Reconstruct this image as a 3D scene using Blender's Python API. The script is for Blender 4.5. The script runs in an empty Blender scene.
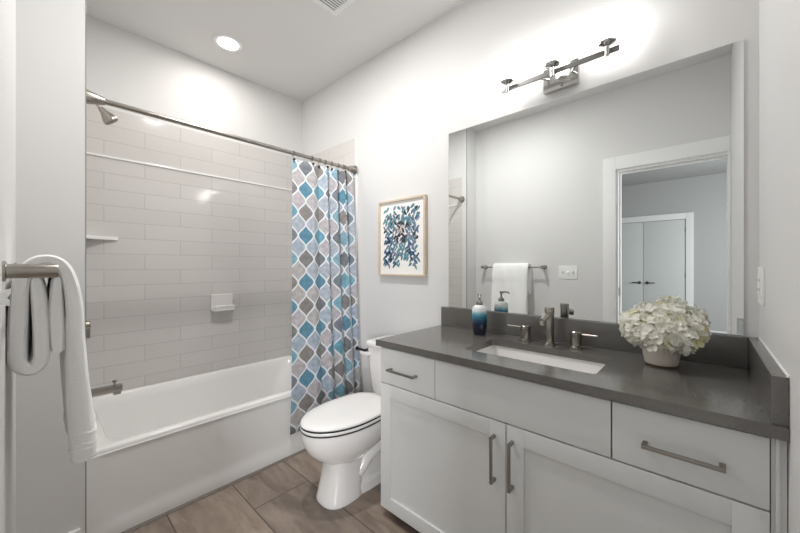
import bpy, bmesh, math, random
from mathutils import Vector, Matrix
random.seed(11)
PI = math.pi
S = bpy.context.scene
COL = S.collection

# ------------------------------------------------------------------ camera, world, lights, exposure
CAM_H = 1.215
cam_data = bpy.data.cameras.new('camera')
cam_data.sensor_fit = 'HORIZONTAL'; cam_data.sensor_width = 36.0
cam_data.lens = 333.3 * 36.0 / 800.0
cam_data.shift_y = -0.5 / 800.0
cam_data.clip_start = 0.02
cam = bpy.data.objects.new('camera', cam_data); COL.objects.link(cam)
cam.location = (0, 0, CAM_H); cam.rotation_euler = (PI/2, 0, math.radians(42.5))
S.camera = cam

W = bpy.data.worlds.new('world'); S.world = W; W.use_nodes = True
W.node_tree.nodes['Background'].inputs[0].default_value = (0.75, 0.85, 1.0, 1)
W.node_tree.nodes['Background'].inputs[1].default_value = 0.6

def area_light(name, loc, rot, sx, sy, power, color):
    l = bpy.data.lights.new(name, 'AREA'); l.shape = 'RECTANGLE'; l.size = sx; l.size_y = sy
    l.energy = power; l.color = color
    o = bpy.data.objects.new(name, l); COL.objects.link(o); o.location = loc; o.rotation_euler = rot
    return o
VANITY_SHADE_STRENGTH = 12.5
DOWNLIGHT_WATTS = 2.6
ADDED_FILL_WATTS = 14.0  # power of the added fill light, out of view
# added, unseen fill for assumed daylight in the bedroom behind the doorway; no window
area_light('added_bedroom_fill', (1.9, -2.2, 1.5), (0, math.radians(90), 0), 1.5, 1.7, 125.0, (0.97, 0.985, 1.0))

S.view_settings.view_transform = 'Standard'
S.view_settings.look = 'None'
S.view_settings.exposure = 0.62
S.view_settings.gamma = 1.0
S.view_settings.use_curve_mapping = False
try:
    S.cycles.max_bounces = 14; S.cycles.diffuse_bounces = 8; S.cycles.glossy_bounces = 8
    S.cycles.use_denoising = True
    S.cycles.sample_clamp_indirect = 6.0
except Exception:
    pass

# ------------------------------------------------------------------ materials
def new_mat(name):
    m = bpy.data.materials.new(name); m.use_nodes = True
    nt = m.node_tree; b = nt.nodes['Principled BSDF']
    return m, nt, b
def N(nt, t, **kw):
    n = nt.nodes.new(t)
    for k, v in kw.items(): setattr(n, k, v)
    return n
def math_node(nt, op, a, b=None, c=None):
    n = N(nt, 'ShaderNodeMath', operation=op)
    for i, v in enumerate((a, b, c)):
        if v is None: continue
        if isinstance(v, (int, float)): n.inputs[i].default_value = v
        else: nt.links.new(v, n.inputs[i])
    return n.outputs[0]
def set_in(b, name, v):
    if name in b.inputs: b.inputs[name].default_value = v
def pmat(name, col, rough=0.5, metal=0.0, vary=0.04, scale=20.0, bump=0.0, bscale=200.0, coat=0.0, spec=0.5, sheen=0.0, stretch=None):
    """plain procedural material: a base colour with a little noise, and an optional fine bump"""
    m, nt, b = new_mat(name)
    tc = N(nt, 'ShaderNodeTexCoord'); src = tc.outputs['Object']
    if stretch:
        mp = N(nt, 'ShaderNodeMapping'); mp.inputs['Scale'].default_value = stretch
        nt.links.new(src, mp.inputs[0]); src = mp.outputs[0]
    nz = N(nt, 'ShaderNodeTexNoise'); nz.inputs['Scale'].default_value = scale; nz.inputs['Detail'].default_value = 4
    nt.links.new(src, nz.inputs['Vector'])
    mx = N(nt, 'ShaderNodeMix', data_type='RGBA')
    mx.inputs[6].default_value = tuple(max(0, c*(1-vary)) for c in col) + (1,)
    mx.inputs[7].default_value = tuple(min(1, c*(1+vary)) for c in col) + (1,)
    nt.links.new(nz.outputs['Fac'], mx.inputs[0]); nt.links.new(mx.outputs[2], b.inputs['Base Color'])
    b.inputs['Roughness'].default_value = rough; b.inputs['Metallic'].default_value = metal
    set_in(b, 'Coat Weight', coat); set_in(b, 'Specular IOR Level', spec); set_in(b, 'Sheen Weight', sheen)
    if bump:
        n2 = N(nt, 'ShaderNodeTexNoise'); n2.inputs['Scale'].default_value = bscale; n2.inputs['Detail'].default_value = 3
        nt.links.new(src, n2.inputs['Vector'])
        bp = N(nt, 'ShaderNodeBump'); bp.inputs['Strength'].default_value = bump; bp.inputs['Distance'].default_value = 0.002
        nt.links.new(n2.outputs['Fac'], bp.inputs['Height']); nt.links.new(bp.outputs[0], b.inputs['Normal'])
    return m
def emat(name, col, strength):
    m, nt, b = new_mat(name)
    b.inputs['Base Color'].default_value = (0.9, 0.9, 0.9, 1)
    b.inputs['Emission Color'].default_value = tuple(col) + (1,)
    b.inputs['Emission Strength'].default_value = strength
    return m

def brick_mat(name, axes, offset, width, height, mortar, c1, c2, cm, rough, bump, streak=None, bias=0.0, half=0.5):
    m, nt, b = new_mat(name)
    g = N(nt, 'ShaderNodeNewGeometry'); sp = N(nt, 'ShaderNodeSeparateXYZ'); nt.links.new(g.outputs['Position'], sp.inputs[0])
    u = math_node(nt, 'ADD', sp.outputs[axes[0]], offset[0]); v = math_node(nt, 'ADD', sp.outputs[axes[1]], offset[1])
    cb = N(nt, 'ShaderNodeCombineXYZ'); nt.links.new(u, cb.inputs[0]); nt.links.new(v, cb.inputs[1])
    br = N(nt, 'ShaderNodeTexBrick'); nt.links.new(cb.outputs[0], br.inputs['Vector'])
    br.offset = half; br.offset_frequency = 2
    br.inputs['Scale'].default_value = 1.0; br.inputs['Brick Width'].default_value = width; br.inputs['Row Height'].default_value = height
    br.inputs['Mortar Size'].default_value = mortar; br.inputs['Mortar Smooth'].default_value = 0.15; br.inputs['Bias'].default_value = bias
    br.inputs['Color1'].default_value = tuple(c1) + (1,); br.inputs['Color2'].default_value = tuple(c2) + (1,); br.inputs['Mortar'].default_value = tuple(cm) + (1,)
    colour = br.outputs['Color']
    if streak:
        # stone veining: stretched noise shifted tile by tile, only on the tile faces
        sh = N(nt, 'ShaderNodeVectorMath', operation='MULTIPLY_ADD')
        nt.links.new(br.outputs['Color'], sh.inputs[0]); sh.inputs[1].default_value = (37.0, 53.0, 11.0); nt.links.new(cb.outputs[0], sh.inputs[2])
        mp = N(nt, 'ShaderNodeMapping'); mp.inputs['Scale'].default_value = (2.2, 7.0, 1.0); mp.inputs['Rotation'].default_value = (0, 0, 0.35)
        nt.links.new(sh.outputs[0], mp.inputs[0])
        nz = N(nt, 'ShaderNodeTexNoise'); nz.inputs['Scale'].default_value = 1.6; nz.inputs['Detail'].default_value = 9; nz.inputs['Roughness'].default_value = 0.62; nz.inputs['Distortion'].default_value = 0.6
        nt.links.new(mp.outputs[0], nz.inputs['Vector'])
        rp = N(nt, 'ShaderNodeValToRGB'); rp.color_ramp.elements[0].position = 0.36; rp.color_ramp.elements[1].position = 0.66
        rp.color_ramp.elements[0].color = tuple(streak[0]) + (1,); rp.color_ramp.elements[1].color = tuple(streak[1]) + (1,)
        nt.links.new(nz.outputs['Fac'], rp.inputs[0])
        mu = N(nt, 'ShaderNodeMix', data_type='RGBA', blend_type='MULTIPLY'); mu.inputs[0].default_value = 1.0
        nt.links.new(br.outputs['Color'], mu.inputs[6]); nt.links.new(rp.outputs[0], mu.inputs[7])
        mx = N(nt, 'ShaderNodeMix', data_type='RGBA'); nt.links.new(br.outputs['Fac'], mx.inputs[0])
        nt.links.new(mu.outputs[2], mx.inputs[6]); mx.inputs[7].default_value = tuple(cm) + (1,)
        colour = mx.outputs[2]
    nt.links.new(colour, b.inputs['Base Color'])
    b.inputs['Roughness'].default_value = rough
    rr = math_node(nt, 'MULTIPLY_ADD', br.outputs['Fac'], 0.5, rough); nt.links.new(rr, b.inputs['Roughness'])
    inv = math_node(nt, 'SUBTRACT', 1.0, br.outputs['Fac'])
    bp = N(nt, 'ShaderNodeBump'); bp.inputs['Strength'].default_value = bump; bp.inputs['Distance'].default_value = 0.002
    nt.links.new(inv, bp.inputs['Height']); nt.links.new(bp.outputs[0], b.inputs['Normal'])
    return m

M = {}
M['paint'] = pmat('wall_paint', (0.70, 0.698, 0.694), 0.55, vary=0.012, scale=3, bump=0.06, bscale=350)
M['ceil_paint'] = pmat('ceiling_paint', (0.76, 0.755, 0.75), 0.7, vary=0.01, scale=3, bump=0.05, bscale=300)
M['trim'] = pmat('white_trim_paint', (0.83, 0.83, 0.83), 0.35, vary=0.01)
M['bed_paint_dim'] = pmat('bedroom_paint_dim', (0.27, 0.275, 0.27), 0.6, vary=0.012, scale=3)  # wall paint darkened: the bedroom's dimness is put into the colour
M['bed_trim_dim'] = pmat('bedroom_trim_paint_dim', (0.50, 0.51, 0.505), 0.4, vary=0.01)  # trim darkened in its colour too, so it stays dim in the mirror
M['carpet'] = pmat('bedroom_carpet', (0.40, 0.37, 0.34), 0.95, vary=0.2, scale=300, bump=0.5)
M['door_paint'] = pmat('closet_door_paint_dim', (0.38, 0.40, 0.395), 0.4, vary=0.01)  # closet doors darkened along with the bedroom paint, shade in the colour
TILE = dict(width=0.4174, height=0.1028, mortar=0.0016, c1=(0.61, 0.59, 0.575), c2=(0.635, 0.615, 0.60), cm=(0.42, 0.405, 0.395), rough=0.10, bump=0.35)
# rows start at z = 0.989 - 0.101*10 ; odd rows joint at y = 0.284, even rows at 0.489
M['tile_yz'] = brick_mat('subway_tile_back', (1, 2), (-0.289, 0.043), **TILE)
M['tile_xz'] = brick_mat('subway_tile_side', (0, 2), (2.790, 0.043), **TILE)
M['floor'] = brick_mat('stone_floor_tile', (0, 1), (1.355, -0.125), 0.61, 0.305, 0.0028, (0.335, 0.268, 0.220), (0.245, 0.200, 0.168), (0.10, 0.085, 0.073), 0.32, 0.5,
                       streak=((0.55, 0.53, 0.52), (1.12, 1.10, 1.08)))
M['grout'] = pmat('floor_edge_tile', (0.20, 0.175, 0.155), 0.4, vary=0.2, scale=30)
M['tub'] = pmat('tub_acrylic', (0.83, 0.825, 0.815), 0.18, vary=0.006, coat=0.3)
M['china'] = pmat('white_porcelain', (0.84, 0.825, 0.815), 0.10, vary=0.006, coat=0.5)
M['seat'] = pmat('white_plastic', (0.85, 0.84, 0.83), 0.22, vary=0.005)
M['gap_shade'] = pmat('dark_gap_shade', (0.02, 0.02, 0.02), 0.7)  # black standing in for shadow in the toilet seat gaps
M['cab'] = pmat('cabinet_paint', (0.72, 0.735, 0.735), 0.33, vary=0.012)
M['carcass'] = pmat('cabinet_carcass', (0.10, 0.10, 0.10), 0.6)
M['caulk'] = pmat('grey_caulk', (0.30, 0.30, 0.29), 0.7)
M['nickel'] = pmat('brushed_nickel', (0.40, 0.375, 0.34), 0.27, 1.0, vary=0.08, scale=60, stretch=(1, 1, 30))
M['nickel_dark'] = pmat('brushed_nickel_dark', (0.33, 0.31, 0.285), 0.30, 1.0, vary=0.08, scale=60)
M['faucet'] = pmat('faucet_nickel', (0.44, 0.415, 0.375), 0.20, 1.0, vary=0.06, scale=60)
M['satin'] = pmat('satin_nickel', (0.24, 0.235, 0.23), 0.50, 1.0, vary=0.03)
M['chrome'] = pmat('polished_nickel', (0.55, 0.545, 0.53), 0.16, 1.0, vary=0.02)
M['bronze'] = pmat('dark_metal', (0.09, 0.085, 0.08), 0.35, 0.9, vary=0.05)
M['towel'] = pmat('white_terry', (0.90, 0.90, 0.895), 0.95, vary=0.03, scale=250, bump=0.9, bscale=420, sheen=0.3)
M['plastic'] = pmat('switch_plastic', (0.86, 0.86, 0.85), 0.3, vary=0.005)
M['wood'] = pmat('pale_oak', (0.62, 0.52, 0.405), 0.45, vary=0.16, scale=14, stretch=(1, 1, 6))
M['pot'] = pmat('speckled_ceramic', (0.72, 0.66, 0.60), 0.55, vary=0.10, scale=160, bump=0.15)
M['green'] = pmat('leaf_green', (0.20, 0.26, 0.06), 0.5, vary=0.2)

def counter_mat():
    m, nt, b = new_mat('grey_quartz')
    tc = N(nt, 'ShaderNodeTexCoord')
    vo = N(nt, 'ShaderNodeTexNoise'); vo.inputs['Scale'].default_value = 320; vo.inputs['Detail'].default_value = 2
    nt.links.new(tc.outputs['Object'], vo.inputs['Vector'])
    rp = N(nt, 'ShaderNodeValToRGB'); rp.color_ramp.elements[0].position = 0.30; rp.color_ramp.elements[1].position = 0.72
    rp.color_ramp.elements[0].color = (0.108, 0.103, 0.096, 1); rp.color_ramp.elements[1].color = (0.140, 0.133, 0.124, 1)
    nt.links.new(vo.outputs['Fac'], rp.inputs[0]); nt.links.new(rp.outputs[0], b.inputs['Base Color'])
    b.inputs['Roughness'].default_value = 0.16; set_in(b, 'IOR', 1.72)
    return m
M['quartz'] = counter_mat()

def mirror_mat():
    m, nt, b = new_mat('mirror_silver')
    nz = N(nt, 'ShaderNodeTexNoise'); nz.inputs['Scale'].default_value = 2.0
    mx = N(nt, 'ShaderNodeMix', data_type='RGBA'); mx.inputs[6].default_value = (0.86, 0.885, 0.88, 1); mx.inputs[7].default_value = (0.87, 0.89, 0.885, 1)
    nt.links.new(nz.outputs['Fac'], mx.inputs[0]); nt.links.new(mx.outputs[2], b.inputs['Base Color'])
    b.inputs['Metallic'].default_value = 1.0; b.inputs['Roughness'].default_value = 0.0
    return m
M['mirror'] = mirror_mat()
M['mirror_edge'] = pmat('mirror_edge_glass', (0.55, 0.62, 0.60), 0.15, vary=0.02)
M['bulb'] = emat('frosted_shade_glow', (1.0, 0.985, 0.96), VANITY_SHADE_STRENGTH)
M['diffuser'] = emat('downlight_glow', (1.0, 0.93, 0.85), 7.0)

def soap_mat(z0, z1):
    m, nt, b = new_mat('glazed_ombre')
    g = N(nt, 'ShaderNodeTexCoord'); sp = N(nt, 'ShaderNodeSeparateXYZ'); nt.links.new(g.outputs['Object'], sp.inputs[0])
    nz = N(nt, 'ShaderNodeTexNoise'); nz.inputs['Scale'].default_value = 60; nt.links.new(g.outputs['Object'], nz.inputs['Vector'])
    t = math_node(nt, 'DIVIDE', math_node(nt, 'SUBTRACT', sp.outputs[2], z0), z1 - z0)
    t = math_node(nt, 'ADD', t, math_node(nt, 'MULTIPLY', math_node(nt, 'SUBTRACT', nz.outputs['Fac'], 0.5), 0.10))
    rp = N(nt, 'ShaderNodeValToRGB'); cr = rp.color_ramp
    cr.elements[0].position = 0.0; cr.elements[0].color = (0.006, 0.010, 0.030, 1)
    cr.elements[1].position = 1.0; cr.elements[1].color = (0.82, 0.84, 0.84, 1)
    for p, c in ((0.34, (0.007, 0.013, 0.040)), (0.47, (0.012, 0.050, 0.110)), (0.60, (0.030, 0.170, 0.270)), (0.69, (0.10, 0.33, 0.44)), (0.76, (0.42, 0.63, 0.70)), (0.82, (0.80, 0.83, 0.84))):
        e = cr.elements.new(p); e.color = c + (1,)
    nt.links.new(t, rp.inputs[0]); nt.links.new(rp.outputs[0], b.inputs['Base Color'])
    b.inputs['Roughness'].default_value = 0.12; set_in(b, 'Coat Weight', 0.5)
    return m

def curtain_mat(Wd=0.117, Hd=0.157):
    """ogee lattice on the cloth's own UV (metres)"""
    m, nt, b = new_mat('ogee_curtain_cloth')
    uv = N(nt, 'ShaderNodeUVMap'); sp = N(nt, 'ShaderNodeSeparateXYZ'); nt.links.new(uv.outputs[0], sp.inputs[0])
    k = lambda op, a, bb=None, c=None: math_node(nt, op, a, bb, c)
    t = k('DIVIDE', sp.outputs[0], Wd/2); vv = k('DIVIDE', sp.outputs[1], Hd)
    ang = k('MULTIPLY', vv, 2*PI)
    s0 = k('MULTIPLY', k('COSINE', ang), 0.47)
    mf = k('FLOOR', t); par = k('FLOORED_MODULO', mf, 2.0)
    sg = k('SUBTRACT', 1.0, k('MULTIPLY', par, 2.0))
    s = k('MULTIPLY', s0, sg)
    lm = k('ADD', mf, s); lm1 = k('SUBTRACT', k('ADD', mf, 1.0), s)
    d0 = k('SUBTRACT', t, lm); d1 = k('SUBTRACT', t, lm1)
    dist = k('MINIMUM', k('ABSOLUTE', d0), k('ABSOLUTE', d1))
    slope = k('MULTIPLY', k('SINE', ang), 0.47*2*PI/Hd*Wd/2)
    g = k('SQRT', k('ADD', k('MULTIPLY', slope, slope), 1.0))
    dm = k('DIVIDE', k('MULTIPLY', dist, Wd/2), g)
    r = k('ADD', k('SUBTRACT', mf, k('LESS_THAN', d0, 0.0)), k('GREATER_THAN', d1, 0.0))
    rpar = k('FLOORED_MODULO', r, 2.0)
    row = k('FLOOR', k('ADD', vv, k('MULTIPLY', rpar, 0.5)))
    cb = N(nt, 'ShaderNodeCombineXYZ'); nt.links.new(r, cb.inputs[0]); nt.links.new(row, cb.inputs[1])
    wn = N(nt, 'ShaderNodeTexWhiteNoise', noise_dimensions='2D'); nt.links.new(cb.outputs[0], wn.inputs['Vector'])
    alt = k('FLOORED_MODULO', k('ADD', row, k('FLOOR', k('DIVIDE', r, 4.0))), 2.0)
    def ramp(cols):
        rp = N(nt, 'ShaderNodeValToRGB'); rp.color_ramp.interpolation = 'CONSTANT'
        n = len(cols)
        rp.color_ramp.elements[0].color = cols[0] + (1,); rp.color_ramp.elements[0].position = 0
        rp.color_ramp.elements[1].color = cols[1] + (1,); rp.color_ramp.elements[1].position = 1.0/n
        for i in range(2, n):
            e = rp.color_ramp.elements.new(i/n); e.color = cols[i] + (1,)
        nt.links.new(wn.outputs['Value'], rp.inputs[0]); return rp.outputs[0]
    teal = ramp([(0.16, 0.37, 0.48), (0.22, 0.43, 0.53), (0.26, 0.42, 0.51), (0.12, 0.29, 0.40)])
    grey = ramp([(0.25, 0.24, 0.245), (0.20, 0.215, 0.235), (0.28, 0.26, 0.25), (0.21, 0.24, 0.29)])
    pale = ramp([(0.52, 0.49, 0.52), (0.42, 0.49, 0.58), (0.50, 0.48, 0.485), (0.45, 0.49, 0.56)])
    def mix(f, a, bb):
        mx = N(nt, 'ShaderNodeMix', data_type='RGBA'); nt.links.new(f, mx.inputs[0]) if not isinstance(f, float) else None
        nt.links.new(a, mx.inputs[6])
        if isinstance(bb, tuple): mx.inputs[7].default_value = bb + (1,)
        else: nt.links.new(bb, mx.inputs[7])
        return mx.outputs[2]
    cell = mix(rpar, mix(alt, grey, teal), pale)
    # watercolour mottling
    nz = N(nt, 'ShaderNodeTexNoise'); nz.inputs['Scale'].default_value = 34; nz.inputs['Detail'].default_value = 4
    nt.links.new(uv.outputs[0], nz.inputs['Vector'])
    rp = N(nt, 'ShaderNodeValToRGB'); rp.color_ramp.elements[0].position = 0.3; rp.color_ramp.elements[1].position = 0.7
    rp.color_ramp.elements[0].color = (0.78, 0.78, 0.78, 1); rp.color_ramp.elements[1].color = (1.2, 1.2, 1.2, 1)
    nt.links.new(nz.outputs['Fac'], rp.inputs[0])
    mu = N(nt, 'ShaderNodeMix', data_type='RGBA', blend_type='MULTIPLY'); mu.inputs[0].default_value = 1.0
    nt.links.new(cell, mu.inputs[6]); nt.links.new(rp.outputs[0], mu.inputs[7])
    mr = N(nt, 'ShaderNodeMapRange'); mr.inputs[1].default_value = 0.0040; mr.inputs[2].default_value = 0.0062
    mr.inputs[3].default_value = 1.0; mr.inputs[4].default_value = 0.0
    nt.links.new(dm, mr.inputs[0])
    out = mix(mr.outputs[0], mu.outputs[2], (0.80, 0.82, 0.85))
    nt.links.new(out, b.inputs['Base Color']); b.inputs['Roughness'].default_value = 0.75; set_in(b, 'Sheen Weight', 0.2)
    # a little light passes the cloth
    tr = N(nt, 'ShaderNodeBsdfTranslucent'); nt.links.new(out, tr.inputs[0])
    ms = N(nt, 'ShaderNodeMixShader'); ms.inputs[0].default_value = 0.18
    nt.links.new(b.outputs[0], ms.inputs[1]); nt.links.new(tr.outputs[0], ms.inputs[2])
    nt.links.new(ms.outputs[0], nt.nodes['Material Output'].inputs['Surface'])
    return m
M['curtain'] = curtain_mat()

def petal_mat(name, c1, c2):
    m, nt, b = new_mat(name)
    tc = N(nt, 'ShaderNodeTexCoord')
    nz = N(nt, 'ShaderNodeTexNoise'); nz.inputs['Scale'].default_value = 28; nt.links.new(tc.outputs['Object'], nz.inputs['Vector'])
    mx = N(nt, 'ShaderNodeMix', data_type='RGBA'); mx.inputs[6].default_value = c1 + (1,); mx.inputs[7].default_value = c2 + (1,)
    rp = N(nt, 'ShaderNodeValToRGB'); rp.color_ramp.elements[0].position = 0.4; rp.color_ramp.elements[1].position = 0.62
    nt.links.new(nz.outputs['Fac'], rp.inputs[0]); nt.links.new(rp.outputs[0], mx.inputs[0])
    nt.links.new(mx.outputs[2], b.inputs['Base Color']); b.inputs['Roughness'].default_value = 0.6
    tr = N(nt, 'ShaderNodeBsdfTranslucent'); nt.links.new(mx.outputs[2], tr.inputs[0])
    ms = N(nt, 'ShaderNodeMixShader'); ms.inputs[0].default_value = 0.3
    nt.links.new(b.outputs[0], ms.inputs[1]); nt.links.new(tr.outputs[0], ms.inputs[2])
    nt.links.new(ms.outputs[0], nt.nodes['Material Output'].inputs['Surface'])
    return m
M['petal'] = petal_mat('cream_petals', (0.87, 0.86, 0.79), (0.90, 0.89, 0.84))
M['petal_green'] = petal_mat('yellow_green_petals', (0.72, 0.69, 0.32), (0.85, 0.83, 0.62))

# ------------------------------------------------------------------ mesh helpers
def box(bm, x0, x1, y0, y1, z0, z1, bevel=0.0, seg=2, mi=0):
    vs = [bm.verts.new(p) for p in ((x0,y0,z0),(x1,y0,z0),(x1,y1,z0),(x0,y1,z0),(x0,y0,z1),(x1,y0,z1),(x1,y1,z1),(x0,y1,z1))]
    fs = [bm.faces.new([vs[i] for i in q]) for q in ((3,2,1,0),(4,5,6,7),(0,1,5,4),(1,2,6,5),(2,3,7,6),(3,0,4,7))]
    for f in fs: f.material_index = mi
    if bevel > 0:
        es = list({e for f in fs for e in f.edges})
        bmesh.ops.bevel(bm, geom=es, offset=bevel, segments=seg, profile=0.7, affect='EDGES', clamp_overlap=True)
def loft(bm, loops, cap0=True, cap1=True, closed=True):
    rows = [[bm.verts.new(p) for p in l] for l in loops]
    n = len(rows[0]); fs = []
    for a, b in zip(rows, rows[1:]):
        for i in range(n if closed else n-1):
            j = (i+1) % n
            fs.append(bm.faces.new((a[i], a[j], b[j], b[i])))
    if cap0 and closed: fs.append(bm.faces.new(list(reversed(rows[0]))))
    if cap1 and closed: fs.append(bm.faces.new(rows[-1]))
    return rows, fs
def frame_of(d):
    d = Vector(d).normalized(); a = Vector((0,0,1)) if abs(d.z) < 0.9 else Vector((1,0,0))
    u = d.cross(a).normalized(); return u, d.cross(u).normalized()
def cyl(bm, p0, p1, r0, r1=None, seg=24, caps=True):
    r1 = r0 if r1 is None else r1
    p0 = Vector(p0); p1 = Vector(p1); u, v = frame_of(p1-p0)
    ring = lambda p, r: [p + (u*math.cos(2*PI*i/seg) + v*math.sin(2*PI*i/seg))*r for i in range(seg)]
    loft(bm, [ring(p0, r0), ring(p1, r1)], caps, caps)
def spin(bm, p0, d, prof, seg=32, caps=True):
    """turned shape: prof = [(distance along d, radius), ...]"""
    p0 = Vector(p0); d = Vector(d).normalized(); u, v = frame_of(d)
    loft(bm, [[p0 + d*t + (u*math.cos(2*PI*i/seg) + v*math.sin(2*PI*i/seg))*max(r, 1e-4) for i in range(seg)] for t, r in prof], caps, caps)
def tube(bm, pts, r, seg=14):
    pts = [Vector(p) for p in pts]; loops = []
    u = None
    for i, p in enumerate(pts):
        d = (pts[min(i+1, len(pts)-1)] - pts[max(i-1, 0)]).normalized()
        if u is None: u, _ = frame_of(d)
        u = (u - d*u.dot(d)).normalized(); v = d.cross(u)
        rr = r[i] if isinstance(r, (list, tuple)) else r
        loops.append([p + (u*math.cos(2*PI*k/seg) + v*math.sin(2*PI*k/seg))*rr for k in range(seg)])
    loft(bm, loops)
def rrect(x0, x1, y0, y1, r, z, seg=8):
    pts = []
    for cx, cy, a0 in ((x1-r, y1-r, 0), (x0+r, y1-r, PI/2), (x0+r, y0+r, PI), (x1-r, y0+r, 3*PI/2)):
        for i in range(seg+1):
            a = a0 + (PI/2)*i/seg
            pts.append((cx + r*math.cos(a), cy + r*math.sin(a), z))
    return pts
ORIGIN = {}
def link(name, bm, mat, parent=None, origin=None, smooth=True, angle=35, sub=0):
    """one mesh object from world-space geometry; parts share their thing's origin"""
    bmesh.ops.recalc_face_normals(bm, faces=bm.faces[:])
    if parent is not None: org = ORIGIN[parent.name]
    elif origin is not None: org = Vector(origin)
    else:
        xs = [v.co for v in bm.verts]
        org = Vector(((min(p.x for p in xs)+max(p.x for p in xs))/2, (min(p.y for p in xs)+max(p.y for p in xs))/2, min(p.z for p in xs)))
    bmesh.ops.translate(bm, verts=bm.verts[:], vec=-org)
    me = bpy.data.meshes.new(name); bm.to_mesh(me); bm.free()
    for m in (mat if isinstance(mat, (list, tuple)) else [mat]): me.materials.append(m)
    if smooth:
        for p in me.polygons: p.use_smooth = True
        me.set_sharp_from_angle(angle=math.radians(angle))
    o = bpy.data.objects.new(name, me); COL.objects.link(o)
    if parent is not None: o.parent = parent
    else: o.location = org
    ORIGIN[o.name] = org
    if sub:
        md = o.modifiers.new('subdivision', 'SUBSURF'); md.levels = sub; md.render_levels = sub
    return o
def tag(o, label, cat, group=None):
    o['label'] = label; o['category'] = cat
    if group: o['group'] = group
    return o
def thing(name, label, cat, loc, group=None):
    o = bpy.data.objects.new(name, None); COL.objects.link(o); o.location = loc; o.empty_display_size = 0.05
    ORIGIN[o.name] = Vector(loc)
    return tag(o, label, cat, group)
def structure(o):
    o['kind'] = 'structure'; return o
def slab(name, mat, *b, bevel=0.0):
    bm = bmesh.new(); box(bm, *b, bevel=bevel)
    return structure(link(name, bm, mat))
def new(): return bmesh.new()

# ------------------------------------------------------------------ room (metres; x along the vanity wall, y towards it)
D = 1.70          # vanity wall
XB = -2.808       # tiled face at the back of the tub
XW = -1.958       # wing wall face / tub front
YT = 0.140        # tiled face of the wing end
XR = 0.138        # right wall
YD = -0.053       # doorway wall
ZC = 2.770
T = 0.012         # tile thickness
slab('floor', M['floor'], -2.97, 0.25, -0.17, 1.80, -0.08, 0.0)
slab('ceiling', M['ceil_paint'], -2.97, 0.25, -0.17, 1.80, ZC, ZC+0.08)
slab('wall_vanity', M['paint'], -2.97, 0.25, D, D+0.12, 0, ZC)
slab('wall_back', M['paint'], XB-T-0.12, XB-T, -0.17, D, 0, ZC)
slab('wall_right', M['paint'], XR, XR+0.116, -0.17, D, 0, ZC)
slab('wall_wing', M['paint'], XB-T, XW, YD, YT-T, 0, ZC)
# doorway wall: left piece, header, and the return beside the right wall
OX0, OX1, OZ = -0.580, 0.132, 2.058
slab('wall_doorway', M['paint'], XB-T, OX0, YD-0.117, YD, 0, ZC)
slab('wall_doorway_header', M['paint'], OX0, XR, YD-0.117, YD, OZ, ZC)
# tile surround
slab('wall_tile_back', M['tile_yz'], XB-T, XB, YT-T, D, 0.36, 2.218)
slab('wall_tile_right', M['tile_xz'], XB, -2.024, D-T, D, 0.36, 2.218)
slab('wall_tile_left', M['tile_xz'], XB, -2.024, YT-T, YT, 0.36, 2.218)
for i, b in enumerate(((XB, XB+0.007, YT, D-T, 1.904, 1.917), (XB+0.012, -2.024, D-T-0.007, D-T, 1.904, 1.917), (XB+0.012, -2.024, YT, YT+0.007, 1.904, 1.917))):
    slab('trim_%d' % (i+1), M['tub'], *b, bevel=0.003)
slab('trim_4', M['tub'], -2.024, -2.012, D-T-0.001, D, 0.0, 2.218, bevel=0.002)
slab('wall_wing_end', M['paint'], -2.024, XW, YT-T, YT+0.0015, 0, ZC)
slab('trim_5', M['caulk'], XW-0.010, XW+0.0005, YT+0.0015, YT+0.0050, 0.0, ZC)
# grey edge course where the floor meets the tub
slab('trim_6', M['grout'], -1.957, -1.936, YT-T, D, 0.0, 0.003)
# baseboards
slab('baseboard_wing', M['trim'], XW, XW+0.014, YD, YT-T-0.001, 0, 0.105, bevel=0.004)
slab('baseboard_doorway', M['trim'], XW+0.014, -0.677, YD, YD+0.014, 0, 0.105, bevel=0.004)
slab('baseboard_vanity', M['trim'], -1.93, -1.19, D-0.014, D, 0, 0.105, bevel=0.004)
# doorway casing and jambs
slab('trim_7', M['trim'], -0.677, OX0, YD, YD+0.018, 0, OZ+0.112, bevel=0.003)
slab('trim_8', M['trim'], OX0, XR-0.001, YD, YD+0.018, OZ, OZ+0.112, bevel=0.003)
slab('trim_9', M['trim'], OX1-0.012, XR-0.001, YD, YD+0.018, 0, OZ, bevel=0.003)
slab('trim_10', M['trim'], OX0, OX0+0.018, YD-0.117, YD+0.001, 0, OZ-0.018)
slab('trim_11', M['trim'], OX0, OX1, YD-0.117, YD+0.001, OZ-0.018, OZ)
slab('trim_12', M['trim'], OX1-0.012, XR-0.0005, YD-0.117, YD-0.0005, 0, OZ-0.018)
slab('trim_13', M['trim'], OX0+0.018, OX0+0.030, YD-0.075, YD-0.040, 0, OZ-0.030)
slab('trim_14', M['trim'], OX0+0.018, OX1-0.018, YD-0.075, YD-0.040, OZ-0.030, OZ-0.018)
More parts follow.
